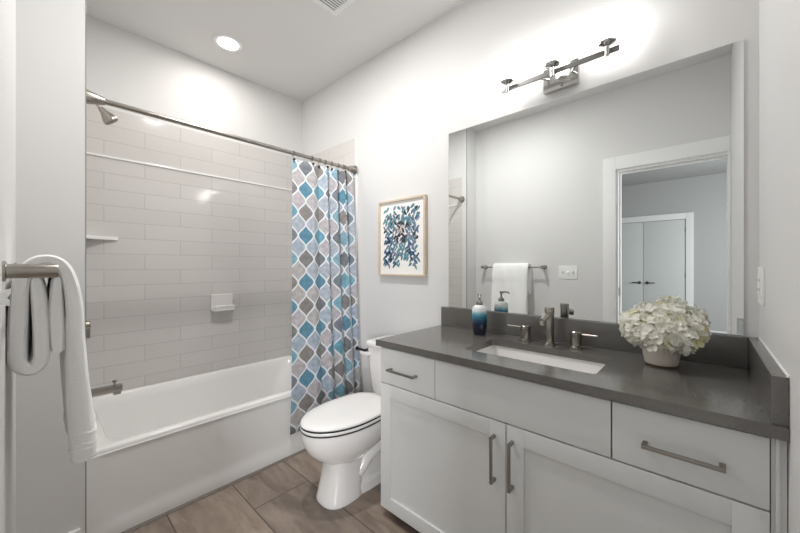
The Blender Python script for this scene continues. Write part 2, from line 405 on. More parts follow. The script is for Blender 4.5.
# bedroom beyond the doorway (seen in the mirror)
YB = -4.36
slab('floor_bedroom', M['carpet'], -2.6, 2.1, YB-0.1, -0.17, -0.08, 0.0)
slab('ceiling_bedroom', M['bed_paint_dim'], -2.6, 2.1, YB-0.1, -0.17, ZC, ZC+0.08)
slab('wall_bedroom_far', M['bed_paint_dim'], -2.6, 2.1, YB-0.12, YB, 0, ZC)
slab('wall_bedroom_left', M['bed_paint_dim'], -2.7, -2.6, YB-0.12, -0.17, 0, ZC)
slab('wall_bedroom_right', M['bed_paint_dim'], 2.0, 2.1, YB, -0.17, 0, ZC)
slab('wall_bedroom_near', M['bed_paint_dim'], 0.25, 2.0, -0.30, -0.17, 0, ZC)
slab('baseboard_bedroom', M['bed_trim_dim'], -0.14, 2.0, YB, YB+0.014, 0, 0.12)
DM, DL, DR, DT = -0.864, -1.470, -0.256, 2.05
slab('trim_15', M['bed_trim_dim'], DR, DR+0.105, YB, YB+0.02, 0, DT+0.105, bevel=0.003)
slab('trim_16', M['bed_trim_dim'], DL-0.105, DL, YB, YB+0.02, 0, DT+0.105, bevel=0.003)
slab('trim_17', M['bed_trim_dim'], DL, DR, YB, YB+0.02, DT, DT+0.105, bevel=0.003)
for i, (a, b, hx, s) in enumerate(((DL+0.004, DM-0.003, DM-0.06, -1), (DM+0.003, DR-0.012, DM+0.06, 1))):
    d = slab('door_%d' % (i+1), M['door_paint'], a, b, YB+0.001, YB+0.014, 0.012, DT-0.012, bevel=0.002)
    bm = new(); cyl(bm, (hx, YB+0.014, 0.90), (hx, YB+0.022, 0.90), 0.028, seg=20)
    cyl(bm, (hx, YB+0.022, 0.90), (hx, YB+0.062, 0.90), 0.011, seg=12)
    box(bm, min(hx-s*0.012, hx+s*0.115), max(hx-s*0.012, hx+s*0.115), YB+0.052, YB+0.064, 0.891, 0.909, bevel=0.003)
    link('lever_handle', bm, M['bronze'], d)
    if i == 1:
        for hz in (0.35, 1.05, 1.85):
            bm = new(); box(bm, b+0.001, b+0.011, YB+0.004, YB+0.018, hz-0.05, hz+0.05, bevel=0.002); link('hinge', bm, M['bronze'], d)
# strike plate on the left jamb
bm = new(); box(bm, OX0+0.0182, OX0+0.0200, YD-0.034, YD-0.010, 0.955, 1.025, bevel=0.0005)
tag(link('strike_plate', bm, M['bronze']), 'small dark metal strike plate on the left door jamb seen in the mirror', 'strike plate')

# ------------------------------------------------------------------ bathtub
def tub():
    t = thing('bathtub', 'white alcove bathtub with a plain panelled apron below the tiled wall', 'bathtub', ((XB+XW)/2, (YT+D)/2, 0))
    x0, x1, y0, y1, zr = XB+0.002, -1.964, YT+0.0055, D-T-0.002, 0.405
    bm = new()
    loops = [rrect(x0, x1, y0, y1, 0.012, 0.0, 8), rrect(x0, x1, y0, y1, 0.012, zr-0.010, 8), rrect(x0+0.003, x1-0.003, y0+0.003, y1-0.003, 0.012, zr-0.003, 8),
             rrect(x0+0.010, x1-0.010, y0+0.010, y1-0.010, 0.012, zr, 8),
             rrect(x0+0.045, x1-0.060, y0+0.075, y1-0.085, 0.10, zr-0.001, 8), rrect(x0+0.052, x1-0.068, y0+0.082, y1-0.094, 0.10, zr-0.008, 8),
             rrect(x0+0.066, x1-0.082, y0+0.092, y1-0.130, 0.12, zr-0.06, 8), rrect(x0+0.095, x1-0.110, y0+0.115, y1-0.26, 0.14, 0.12, 8),
             rrect(x0+0.125, x1-0.140, y0+0.14, y1-0.31, 0.14, 0.075, 8), rrect(x0+0.20, x1-0.21, y0+0.21, y1-0.39, 0.10, 0.062, 8)]
    loft(bm, loops)
    link('tub_body', bm, M['tub'], t, angle=50)
    # apron: proud border with a shallow recessed field
    bm = new(); n = 9; xa, xf = x1-0.001, x1+0.006
    def field(dx, ins):
        ya, yb, za, zb, r = y0+0.055+ins, y1-0.055-ins, 0.060+ins, zr-0.0225, 0.055-ins*0.5
        pts = [(dx, yb, zb), (dx, ya, zb)]
        for i in range(n): a = PI + (PI/2)*i/(n-1); pts.append((dx, ya+r+r*math.cos(a), za+r+r*math.sin(a)))
        for i in range(n): a = 1.5*PI + (PI/2)*i/(n-1); pts.append((dx, yb-r+r*math.cos(a), za+r+r*math.sin(a)))
        return pts
    def outer(dx):
        pts = [(dx, y1, zb0), (dx, y0, zb0)]
        for i in range(n): pts.append((dx, y0, 0.004+0.05*(1-i/(n-1)))) if i < n-1 else pts.append((dx, y0, 0.004))
        for i in range(n): pts.append((dx, y1, 0.004 + 0.05*i/(n-1)))
        return pts
    zb0 = zr-0.022
    loft(bm, [outer(xa), outer(xf), field(xf, 0.0), field(xf-0.005, 0.012)])
    link('apron', bm, M['tub'], t, angle=25)
    bm = new(); spin(bm, (x0+0.40, y0+0.30, 0.0615), (0, 0, 1), [(0, 0.032), (0.004, 0.032), (0.006, 0.026)], 24); link('drain', bm, M['nickel'], t)
tub()

# ------------------------------------------------------------------ shower fittings
def shower():
    xs = -2.386
    t = thing('wall_shower', 'brushed nickel shower head angled down from the left tiled wall above the tub', 'shower', (xs, YT, 2.084))
    bm = new(); spin(bm, (xs, YT, 2.084), (0, 1, 0), [(0, 0.030), (0.005, 0.030), (0.010, 0.014)], 24); link('flange', bm, M['nickel'], t)
    bm = new(); tube(bm, [(xs, YT+0.004, 2.084), (xs, YT+0.045, 2.087), (xs, YT+0.075, 2.079), (xs, YT+0.094, 2.059)], 0.0085); link('shower_arm', bm, M['nickel'], t)
    d = Vector((0, 0.62, -0.78)).normalized(); p = Vector((xs, YT+0.090, 2.063))
    bm = new(); spin(bm, p, d, [(0, 0.010), (0.010, 0.015), (0.022, 0.016), (0.060, 0.034), (0.072, 0.036), (0.080, 0.034)], 28); h = link('head', bm, M['nickel'], t)
    bm = new(); spin(bm, p + d*0.0785, d, [(0, 0.031), (0.003, 0.030)], 28); link('spray_face', bm, M['bronze'], h)
    t = thing('shower_valve', 'brushed nickel shower valve with a down-turned lever on the left tiled wall', 'shower valve', (xs, YT, 0.905))
    bm = new(); spin(bm, (xs, YT, 0.905), (0, 1, 0), [(0, 0.078), (0.005, 0.078), (0.009, 0.070)], 36); link('escutcheon', bm, M['nickel'], t)
    bm = new(); spin(bm, (xs, YT+0.008, 0.905), (0, 1, 0), [(0, 0.024), (0.040, 0.022), (0.044, 0.018)], 24); link('hub', bm, M['nickel'], t)
    bm = new(); box(bm, xs-0.006, xs+0.006, YT+0.036, YT+0.052, 0.836, 0.912, bevel=0.003); link('lever', bm, M['nickel_dark'], t)
    t = thing('tub_spout', 'long brushed nickel tub spout with a diverter knob over the bath', 'tub spout', (xs, YT, 0.545))
    bm = new(); spin(bm, (xs, YT, 0.545), (0, 1, 0), [(0, 0.032), (0.006, 0.032), (0.010, 0.024)], 24); link('flange', bm, M['nickel'], t)
    bm = new(); box(bm, xs-0.022, xs+0.022, YT+0.004, YT+0.182, 0.528, 0.562, bevel=0.006)
    box(bm, xs-0.018, xs+0.018, YT+0.142, YT+0.176, 0.512, 0.532, bevel=0.005); link('spout', bm, M['nickel'], t)
    bm = new(); spin(bm, (xs, YT+0.150, 0.560), (0, 0, 1), [(0, 0.004), (0.016, 0.004), (0.018, 0.009), (0.028, 0.009), (0.030, 0.006)], 16); link('diverter_knob', bm, M['nickel_dark'], t)
shower()

def soap_dish():
    y0, y1, z0, z1 = 0.904, 1.064, 0.862, 0.996
    t = thing('soap_dish', 'white ceramic soap dish set into the tiled wall above the tub', 'soap dish', (XB, (y0+y1)/2, z0))
    bm = new(); box(bm, XB, XB+0.018, y0, y1, z0+0.012, z1, bevel=0.007, seg=3); link('back_plate', bm, M['china'], t)
    bm = new()
    loops = []
    for x, a, b, c, dd in ((XB+0.010, y0+0.004, y1-0.004, z0+0.004, z0+0.046), (XB+0.050, y0+0.004, y1-0.004, z0+0.002, z0+0.040), (XB+0.078, y0+0.012, y1-0.012, z0+0.010, z0+0.036)):
        loops.append([(x, p, q) for p, q, _ in rrect(a, b, c, dd, 0.010, 0, 4)])
    loft(bm, loops)
    tr = link('tray', bm, M['china'], t)
    bm = new(); box(bm, XB+0.066, XB+0.082, y0+0.008, y1-0.008, z0+0.034, z0+0.050, bevel=0.006, seg=3); link('lip', bm, M['china'], tr)
soap_dish()

bm = new()
n = 14; R = 0.217
arc = [(XB + R - 0.93*R*math.sin(a), YT + R - 0.93*R*math.cos(a)) for a in [PI/2*i/n for i in range(n+1)]]
prof = [(XB, YT), (XB + R, YT), (XB + R, YT + 0.012)] + arc[1:-1] + [(XB + 0.012, YT + R), (XB, YT + R)]
loft(bm, [[(x, y, 1.381) for x, y in prof], [(x, y, 1.402) for x, y in prof], [(XB+(x-XB)*0.985, YT+(y-YT)*0.985, 1.402) for x, y in prof]])
tag(link('corner_shelf', bm, M['china']), 'small white ceramic corner shelf on the tile left of the tub', 'shelf')

# ------------------------------------------------------------------ curtain rod and curtain
RX, RZ = -2.026, 1.967
t = thing('shower_curtain_rod', 'brushed nickel curtain rod with flared ends spanning the tub alcove', 'curtain rod', (RX, YT, RZ))
bm = new(); cyl(bm, (RX, YT+0.03, RZ), (RX, D-T-0.03, RZ), 0.0125, seg=20); link('rod', bm, M['nickel'], t)
for y, s in ((YT, 1), (D-T, -1)):
    bm = new(); spin(bm, (RX, y, RZ), (0, s, 0), [(0, 0.036), (0.004, 0.036), (0.008, 0.032), (0.060, 0.019), (0.072, 0.0165), (0.074, 0.0130)], 28)
    link('flange', bm, M['nickel'], t)

def curtain():
    NU, NV = 240, 50
    ZT, ZB = 1.934, 0.150
    t = thing('shower_curtain', 'blue, teal and grey ogee patterned shower curtain gathered at the right end of the tub', 'shower curtain', (-1.94, 1.35, ZB))
    # horizontal run of the cloth: nearly flat at the left, then ever tighter pleats
    def run(v):
        yl = 1.150 - 0.070*v; yr = 1.643 - 0.004*v
        pts = []
        for i in range(NU+1):
            s = i/NU
            ph = 2*PI*(0.6*s + 5.6*max(0, s-0.30)**1.25)
            amp = 0.006 + 0.026*min(1, max(0, s-0.22)/0.35)
            amp *= 0.75 + 0.35*v
            y = yl + (yr-yl)*s + 0.35*amp*math.sin(2*ph+0.6)*min(1, s*3)
            x = amp*math.sin(ph + 0.5*math.sin(3*v+2*s)) 
            pts.append((x, y))
        return pts
    bm = new(); uvl = bm.loops.layers.uv.new('UVMap')
    grid = []; U = []
    base = run(0.4); acc = [0]
    for a, b in zip(base, base[1:]): acc.append(acc[-1] + math.hypot(b[0]-a[0], b[1]-a[1]))
    for j in range(NV+1):
        v = j/NV; row = []
        z = ZT + (ZB-ZT)*v
        xc = RX + 0.002 + (0.094)*min(1, v*1.15)
        for i, (x, y) in enumerate(run(v)):
            x2 = xc + x
            if z < 0.43: x2 = max(x2, -1.950)
            sag = 0.004*(0.5-0.5*math.cos(2*PI*acc[i]/0.16))*max(0, 1-v*6)
            row.append(bm.verts.new((x2, y, z - sag)))
        grid.append(row)
    v0 = 1.891 + 0.157*0.5      # an ogee is centred at z = 1.881 and 0.10 m in from the free edge
    for j in range(NV):
        for i in range(NU):
            f = bm.faces.new((grid[j][i], grid[j][i+1], grid[j+1][i+1], grid[j+1][i]))
            for l, (jj, ii) in zip(f.loops, ((j, i), (j, i+1), (j+1, i+1), (j+1, i))):
                z = ZT + (ZB-ZT)*jj/NV
                l[uvl].uv = (acc[ii] - 0.102 + 0.02925 + 0.117*8, v0 - z + 0.157*2)
    o = link('curtain_cloth', bm, M['curtain'], t, angle=180)
    md = o.modifiers.new('thickness', 'SOLIDIFY'); md.thickness = 0.0012
    rings = [0.02, 0.30, 0.43, 0.54, 0.65, 0.75, 0.84, 0.895]
    r0 = run(0)
    for s in rings:
        x, y = r0[int(s*NU)]
        bm = new()
        pts = [(RX + 0.017*math.cos(a), y, RZ - 0.002 + 0.0175*math.sin(a)) for a in [PI*1.5 + 2*PI*k/20 for k in range(21)]]
        pts = [(px, py, pz if pz > RZ-0.02 else pz-0.008) for px, py, pz in pts]
        tube(bm, pts, 0.0018, 6)
        spin(bm, (RX+0.010+x, y-0.001, ZT-0.010), (1, 0, 0), [(0, 0.009), (0.005, 0.009)], 12)
        link('curtain_ring', bm, M['bronze'], t)
curtain()

# ------------------------------------------------------------------ toilet
def toilet():
    cx = -1.44
    t = thing('toilet', 'white two-piece toilet with its lid closed, between the tub and the vanity', 'toilet', (cx, 1.25, 0))
    def egg(z, fy, by, hw, e=2.0, eb=2.6, n=48, split=0.52):
        cy = fy + (by-fy)*split; pts = []
        for i in range(n):
            a = 2*PI*i/n; c, s = math.cos(a), math.sin(a)
            ex = e if c < 0 else eb
            px = hw*math.copysign(abs(s)**(2/ex), s); py = math.copysign(abs(c)**(2/ex), c)
            pts.append((cx + px, cy + py*((cy-fy) if c < 0 else (by-cy)), z))
        return pts
    bm = new()
    # bowl
    loft(bm, [egg(.195, 1.015, 1.26, .090), egg(.215, .985, 1.30, .105), egg(.245, .945, 1.35, .130), egg(.285, .910, 1.39, .152), egg(.330, .888, 1.41, .167), egg(.372, .880, 1.42, .173), egg(.388, .884, 1.42, .170), egg(.392, .895, 1.41, .160)])
    # front pedestal
    loft(bm, [egg(0, .978, 1.20, .100, 2.6, 3.5), egg(.012, .975, 1.20, .102, 2.6, 3.5), egg(.03, .984, 1.20, .097, 2.8, 3.5), egg(.12, 1.005, 1.205, .088, 3.0, 3.5), egg(.20, 1.012, 1.22, .086, 2.8, 3.0), egg(.24, .990, 1.28, .105, 2.2, 2.6)])
    # rear trapway body and foot
    loft(bm, [egg(0, 1.08, 1.52, .098, 3, 3.5), egg(.045, 1.08, 1.52, .096, 3, 3.5), egg(.060, 1.09, 1.50, .075, 3, 3.5), egg(.20, 1.10, 1.50, .066, 3, 3.5), egg(.30, 1.10, 1.52, .090, 3, 3.5), egg(.36, 1.12, 1.54, .125, 3, 3.5)])
    tube(bm, [(cx+.060, 1.17, .10), (cx+.066, 1.22, .17), (cx+.068, 1.29, .21), (cx+.066, 1.37, .18), (cx+.062, 1.42, .09)], [.03, .042, .046, .044, .035], 14)
    # deck under the tank
    loft(bm, [rrect(cx-.10, cx+.10, 1.36, 1.60, .04, .28), rrect(cx-.125, cx+.125, 1.34, 1.665, .04, .34), rrect(cx-.13, cx+.13, 1.34, 1.665, .04, .392)])
    link('bowl', bm, M['china'], t, angle=50)
    bm = new(); loft(bm, [egg(.3925, .8785, 1.39, .1712), egg(.3985, .8785, 1.39, .1712)]); link('bowl_gap_shade', bm, M['gap_shade'], t)  # dark ring painting the shadow line between bowl and seat
    bm = new(); loft(bm, [egg(.398, .881, 1.39, .169), egg(.400, .878, 1.395, .171), egg(.412, .878, 1.395, .171), egg(.414, .881, 1.39, .169)]); st = link('seat', bm, M['seat'], t, angle=60)
    bm = new(); loft(bm, [egg(.4135, .8785, 1.39, .1708), egg(.4205, .8785, 1.39, .1708)]); link('seat_gap_shade', bm, M['gap_shade'], st)  # dark ring for the shaded gap between seat and lid
    bm = new(); loft(bm, [egg(.420, .882, 1.40, .168, 2, 3.2), egg(.423, .878, 1.405, .171, 2, 3.2), egg(.430, .879, 1.405, .170, 2, 3.2), egg(.436, .890, 1.40, .160, 2, 3.2), egg(.440, .93, 1.37, .125, 2, 3.0), egg(.442, 1.02, 1.30, .06)]); ld = link('lid', bm, M['seat'], t, angle=60)
    for s in (-1, 1):
        bm = new(); cyl(bm, (cx+s*.055-.025, 1.408, .418), (cx+s*.055+.025, 1.408, .418), .012, seg=16); link('hinge', bm, M['seat'], ld)
    bm = new()
    loft(bm, [rrect(cx-.150, cx+.150, 1.475, 1.665, .035, .392), rrect(cx-.166, cx+.166, 1.462, 1.672, .035, .42), rrect(cx-.183, cx+.183, 1.448, 1.678, .035, .60), rrect(cx-.188, cx+.188, 1.446, 1.678, .035, .698)])
    link('tank', bm, M['china'], t, angle=50)
    bm = new()
    loft(bm, [rrect(cx-.190, cx+.190, 1.442, 1.684, .035, .697), rrect(cx-.197, cx+.197, 1.434, 1.686, .038, .704), rrect(cx-.197, cx+.197, 1.434, 1.686, .038, .724), rrect(cx-.193, cx+.193, 1.438, 1.684, .036, .732), rrect(cx-.180, cx+.180, 1.450, 1.672, .03, .735)])
    link('tank_lid', bm, M['china'], t, angle=50)
    bm = new(); cyl(bm, (cx-.150, 1.452, .655), (cx-.150, 1.425, .655), .012, seg=16); box(bm, cx-.215, cx-.140, 1.418, 1.432, .646, .664, bevel=.005); link('flush_lever', bm, M['china'], t)
toilet()

# toilet paper holder on the wall beside the tank
t = thing('paper_holder', 'dark metal toilet paper holder on the wall between curtain and toilet tank', 'toilet paper holder', (-1.843, D, 0.596))
bm = new(); spin(bm, (-1.843, D, 0.596), (0, -1, 0), [(0, 0.024), (0.006, 0.024), (0.009, 0.018)], 20); link('rosette', bm, M['bronze'], t)
bm = new(); cyl(bm, (-1.843, D-0.006, 0.596), (-1.843, D-0.078, 0.596), 0.010, seg=16); link('post', bm, M['bronze'], t)
bm = new(); cyl(bm, (-1.835, D-0.070, 0.596), (-1.926, D-0.070, 0.596), 0.0085, seg=16); spin(bm, (-1.926, D-0.070, 0.596), (-1, 0, 0), [(0, 0.0085), (0.001, 0.014), (0.008, 0.014)], 16); link('arm', bm, M['bronze'], t)

# ------------------------------------------------------------------ picture
def picture():
    x0, x1, z0, z1, yf = -1.744, -1.317, 1.147, 1.673, D-0.030
    t = thing('framed_picture', 'framed abstract print of blue brush marks in a pale wood frame above the toilet', 'picture', ((x0+x1)/2, D, z0))
    bm = new(); w = 0.013
    box(bm, x0, x1, yf, D-0.001, z1-w, z1, bevel=0.002); box(bm, x0, x1, yf, D-0.001, z0, z0+w, bevel=0.002)
    box(bm, x0, x0+w, yf, D-0.001, z0+w, z1-w, bevel=0.002); box(bm, x1-w, x1, yf, D-0.001, z0+w, z1-w, bevel=0.002)
    link('picture_frame', bm, M['wood'], t)
    cols = [(0.86, 0.85, 0.83), (0.015, 0.035, 0.085), (0.09, 0.22, 0.27), (0.12, 0.27, 0.31), (0.035, 0.03, 0.03), (0.16, 0.21, 0.30), (0.05, 0.12, 0.22), (0.25, 0.26, 0.35), (0.50, 0.42, 0.36)]
    mats = [pmat('print_ink_%d' % i if i else 'print_paper', c, 0.6, vary=0.25 if i else 0.01, scale=60) for i, c in enumerate(cols)]
    bm = new(); yp = D-0.016
    box(bm, x0+w, x1-w, yp, yp+0.006, z0+w, z1-w)
    rnd = random.Random(5)
    cxp, czp = (x0+x1)/2-0.005, (z0+z1)/2+0.005
    nx, nz, k = 16, 19, 0
    for i in range(nx):
        for j in range(nz):
            u = (i+.5)/nx*2-1; v = (j+.5)/nz*2-1
            u += rnd.uniform(-.06, .06); v += rnd.uniform(-.06, .06)
            edge = max(abs(u), abs(v))
            if edge > 0.80 and rnd.random() < 0.35: continue
            if v < -0.72 and abs(u-0.12) < 0.22: continue
            px, pz = cxp + u*0.160, czp + v*0.205
            dist = math.hypot(u+0.05, v-0.2)
            if dist < 0.36: c = rnd.choice([4, 4, 8, 5, 1])
            elif v > 0.35: c = rnd.choice([2, 3, 3, 2, 4, 5]) if u < 0.3 else rnd.choice([2, 6, 7, 2, 4])
            elif u < -0.3 and v < 0.1: c = rnd.choice([1, 6, 1, 2, 5])
            elif v < -0.3: c = rnd.choice([2, 3, 5, 6, 1, 3])
            else: c = rnd.choice([7, 5, 4, 2, 3, 6, 2])
            a = rnd.uniform(0.3, 1.0)*rnd.choice((1, 1, -1)); L = rnd.uniform(0.015, 0.025); B = rnd.uniform(0.0085, 0.0130)
            pts = []
            for q in range(10):
                th = 2*PI*q/10; ex = B*math.sin(th)*(0.8+0.2*math.cos(th)); ez = L*math.cos(th)
                pts.append((px + ex*math.cos(a) + ez*math.sin(a), yp-0.0004-0.00003*k, pz - ex*math.sin(a) + ez*math.cos(a)))
            f = bm.faces.new([bm.verts.new(p) for p in pts]); f.material_index = c; k = (k+1) % 12
    o = link('print', bm, mats, t, smooth=False)
picture()

# ------------------------------------------------------------------ vanity
CF = 1.138      # face of doors and drawers
CX0, CX1 = -1.172, 0.135
def pull(bm, p, axis, L):
    """flat bar pull: two posts and a bar; p is the centre on the face"""
    x, y, z = p; h = L/2
    if axis == 'x':
        box(bm, x-h, x+h, y-0.034, y-0.026, z-0.005, z+0.005, bevel=0.0015)
        for s in (-1, 1): box(bm, x+s*h-(0.012 if s > 0 else 0), x+s*h+(0.012 if s < 0 else 0), y-0.030, y, z-0.005, z+0.005, bevel=0.0015)
    else:
        box(bm, x-0.005, x+0.005, y-0.034, y-0.026, z-h, z+h, bevel=0.0015)
        for s in (-1, 1): box(bm, x-0.005, x+0.005, y-0.030, y, z+s*h-(0.012 if s > 0 else 0), z+s*h+(0.012 if s < 0 else 0), bevel=0.0015)
def vanity():
    t = thing('vanity_cabinet', 'white shaker bathroom vanity with two doors, two drawers and nickel pulls', 'cabinet', ((CX0+CX1)/2, 1.40, 0))
    bm = new(); box(bm, CX0, CX1, CF+0.020, D-0.002, 0.042, 0.640); box(bm, CX0, CX1, CF+0.020, CF+0.035, 0.640, 0.825)
    box(bm, CX0, CX0+0.016, CF+0.02, D-0.002, 0.640, 0.825); box(bm, CX1-0.016, CX1, CF+0.02, D-0.002, 0.640, 0.825)
    box(bm, CX0+0.03, CX1-0.002, CF+0.075, CF+0.095, 0.0, 0.042); link('carcass', bm, M['carcass'], t, smooth=False)
    bm = new(); box(bm, CX0-0.002, CX0, CF+0.004, D-0.002, 0.042, 0.825); link('side_panel', bm, M['cab'], t)
    bm = new(); box(bm, 0.1115, CX1+0.0015, CF+0.008, CF+0.021, 0.042, 0.825, bevel=0.001)
    box(bm, 0.118, 0.125, CF+0.002, CF+0.012, 0.042, 0.825, bevel=0.001); link('filler_strip', bm, M['cab'], t)
    z0, z1 = 0.652, 0.819
    for x0, x1, hx in ((CX0+0.002, -0.845, -1.020), (-0.201, 0.109, -0.046)):
        bm = new(); box(bm, x0, x1, CF, CF+0.019, z0, z1, bevel=0.0018); d = link('drawer', bm, M['cab'], t)
        bm = new(); pull(bm, (hx, CF, 0.727), 'x', 0.165); link('handle', bm, M['nickel_dark'], d)
    bm = new(); box(bm, -0.841, -0.205, CF, CF+0.019, z0, z1, bevel=0.0018); link('false_front', bm, M['cab'], t)
    za, zb, w = 0.045, 0.647, 0.062
    for x0, x1, hx in ((CX0+0.002, -0.5295, -0.571), (-0.5255, 0.109, -0.503)):
        bm = new()
        box(bm, x0, x0+w, CF, CF+0.019, za, zb, bevel=0.0015); box(bm, x1-w, x1, CF, CF+0.019, za, zb, bevel=0.0015)
        box(bm, x0+w, x1-w, CF, CF+0.019, zb-w, zb, bevel=0.0015); box(bm, x0+w, x1-w, CF, CF+0.019, za, za+w, bevel=0.0015)
        box(bm, x0+w-0.004, x1-w+0.004, CF+0.008, CF+0.017, za+w-0.004, zb-w+0.004)
        d = link('door', bm, M['cab'], t)
        bm = new(); pull(bm, (hx, CF, 0.513), 'z', 0.170); link('handle', bm, M['nickel_dark'], d)
vanity()

SX0, SX1, SY0, SY1 = -0.772, -0.268, 1.250, 1.524
CT, CTH = 0.856, 0.030
def counter():
    x0, x1, y0, y1 = -1.190, XR-0.001, 1.1226, D-0.001
    t = thing('countertop', 'dark grey quartz countertop with raised back and side splashes on the white vanity', 'countertop', ((x0+x1)/2, (y0+y1)/2, CT-CTH))
    bm = new()
    inner = rrect(SX0, SX1, SY0, SY1, 0.018, CT, 6)
    # outer outline sampled to match the inner loop: project each inner vertex outwards to the slab edge
    def out(p):
        q = []
        n = 7
        return q
    outer = []
    nseg = 7
    corners = [(x1, y1), (x0, y1), (x0, y0), (x1, y0)]
    for k in range(4):
        cxk, cyk = corners[k]
        for i in range(nseg):
            outer.append((cxk, cyk, CT))
    b = 0.0025
    def ring(src, z, grow=0.0):
        return [(p[0], p[1], z) for p in src]
    vi_t = [bm.verts.new((p[0], p[1], CT)) for p in inner]; vi_b = [bm.verts.new((p[0], p[1], CT-CTH)) for p in inner]
    co_t = [bm.verts.new((c[0], c[1], CT)) for c in corners]; co_b = [bm.verts.new((c[0], c[1], CT-CTH)) for c in corners]
    n = len(inner); q = n//4
    for vi, co in ((vi_t, co_t), (vi_b, co_b)):
        for k in range(4):
            for i in range(q-1): bm.faces.new((co[k], vi[k*q+i], vi[k*q+i+1]))
            bm.faces.new((co[k], vi[k*q+q-1], vi[(k*q+q) % n], co[(k+1) % 4]))
    for i in range(n): bm.faces.new((vi_t[i], vi_t[(i+1) % n], vi_b[(i+1) % n], vi_b[i]))
    edge = []
    for k in range(4):
        f = bm.faces.new((co_t[k], co_t[(k+1) % 4], co_b[(k+1) % 4], co_b[k]))
    bmesh.ops.bevel(bm, geom=[e for e in bm.edges if all(v in set(co_t) for v in e.verts)], offset=0.002, segments=2, affect='EDGES')
    link('slab', bm, M['quartz'], t, angle=30)
    bm = new(); box(bm, x0, XR-0.029, D-0.030, y1, CT+0.0005, 0.966, bevel=0.0018); link('backsplash', bm, M['quartz'], t)
    bm = new(); box(bm, XR-0.028, XR-0.001, y0+0.006, y1, CT+0.0005, 0.966, bevel=0.0018); link('side_splash', bm, M['quartz'], t)
counter()
# caulk line above the side splash
def caulk():
    bm = new(); box(bm, XR-0.004, XR, 1.130, D-0.030, 0.9665, 0.970)
    structure(link('trim_18', bm, M['trim']))
caulk()

def sink():
    g = 0.008
    t = thing('sink', 'white rectangular undermount sink set into the grey countertop', 'sink', ((SX0+SX1)/2, (SY0+SY1)/2, 0.70))
    bm = new(); zt = CT-CTH-0.001
    a = lambda i, r, z: rrect(SX0-g+i, SX1+g-i, SY0-g+i, SY1+g-i, r, z, 8)
    loft(bm, [a(-0.022, 0.03, zt), a(0.0, 0.025, zt), a(0.004, 0.028, zt-0.02), a(0.012, 0.035, zt-0.10), a(0.03, 0.04, zt-0.125), a(0.07, 0.04, zt-0.135), a(0.12, 0.01, zt-0.138)], cap0=False)
    o = link('basin', bm, M['china'], t, angle=60)
    md = o.modifiers.new('thickness', 'SOLIDIFY'); md.thickness = 0.008; md.offset = -1
    bm = new(); spin(bm, (-0.5225, 1.40, zt-0.137), (0, 0, 1), [(0, 0.024), (0.004, 0.024), (0.006, 0.018)], 24); link('drain', bm, M['nickel'], t)
sink()

def faucet():
    fx, fy = -0.525, 1.584
    t = thing('faucet', 'brushed nickel widespread faucet with a tall spout and two lever handles behind the sink', 'faucet', (fx, fy, CT))
    bm = new(); spin(bm, (fx, fy, CT+0.001), (0, 0, 1), [(0, 0.026), (0.005, 0.026), (0.007, 0.0195), (0.146, 0.0195), (0.148, 0.021), (0.168, 0.021), (0.170, 0.019)], 32)
    body = link('spout_body', bm, M['faucet'], t)
    bm = new(); cyl(bm, (fx, fy-0.010, CT+0.142), (fx+0.004, fy-0.112, CT+0.120), 0.0115, seg=24)
    spin(bm, (fx+0.004, fy-0.101, CT+0.122), (0, -0.15, -1), [(0, 0.0125), (0.018, 0.0125), (0.020, 0.010)], 20); link('spout', bm, M['faucet'], body)
    for hx, s in ((-0.637, -1), (-0.416, 1)):
        bm = new(); spin(bm, (hx, 1.590, CT+0.001), (0, 0, 1), [(0, 0.028), (0.006, 0.028), (0.008, 0.0225), (0.052, 0.0225), (0.053, 0.0215), (0.054, 0.0235), (0.072, 0.0235), (0.074, 0.022)], 28)
        h = link('handle', bm, M['faucet'], t)
        bm = new(); cyl(bm, (hx+s*0.015, 1.590, CT+0.063), (hx+s*0.086, 1.578, CT+0.066), 0.0044, seg=12); link('lever', bm, M['nickel'], h)
faucet()

# soap bottle
def bottle():
    bx, by = -0.872, 1.568
    t = thing('soap_dispenser', 'navy to white ombre ceramic soap dispenser with a silver pump at the counter back', 'soap dispenser', (bx, by, CT))
    bm = new(); spin(bm, (bx, by, CT+0.0012), (0, 0, 1), [(0, 0.029), (0.003, 0.032), (0.03, 0.0365), (0.07, 0.0395), (0.105, 0.0395), (0.130, 0.0385), (0.144, 0.0355), (0.151, 0.028), (0.155, 0.016), (0.158, 0.014)], 40)
    link('bottle', bm, soap_mat(0.0, 0.158), t, angle=60)
    bm = new(); spin(bm, (bx, by, CT+0.156), (0, 0, 1), [(0, 0.0165), (0.014, 0.0165), (0.017, 0.012), (0.024, 0.0055), (0.046, 0.0050)], 24); p = link('pump', bm, M['nickel'], t)
    d = Vector((0.49, -0.87, 0)).normalized(); c = Vector((bx, by, CT+0.207))
    bm = new(); spin(bm, c - Vector((0, 0, 0.008)), (0, 0, 1), [(0, 0.009), (0.012, 0.009), (0.014, 0.007)], 18)
    tube(bm, [c, c + d*0.03 + Vector((0, 0, 0.001)), c + d*0.048 - Vector((0, 0, 0.002)), c + d*0.054 - Vector((0, 0, 0.010))], [0.006, 0.005, 0.0045, 0.004], 10); link('nozzle', bm, M['nickel'], p)
bottle()

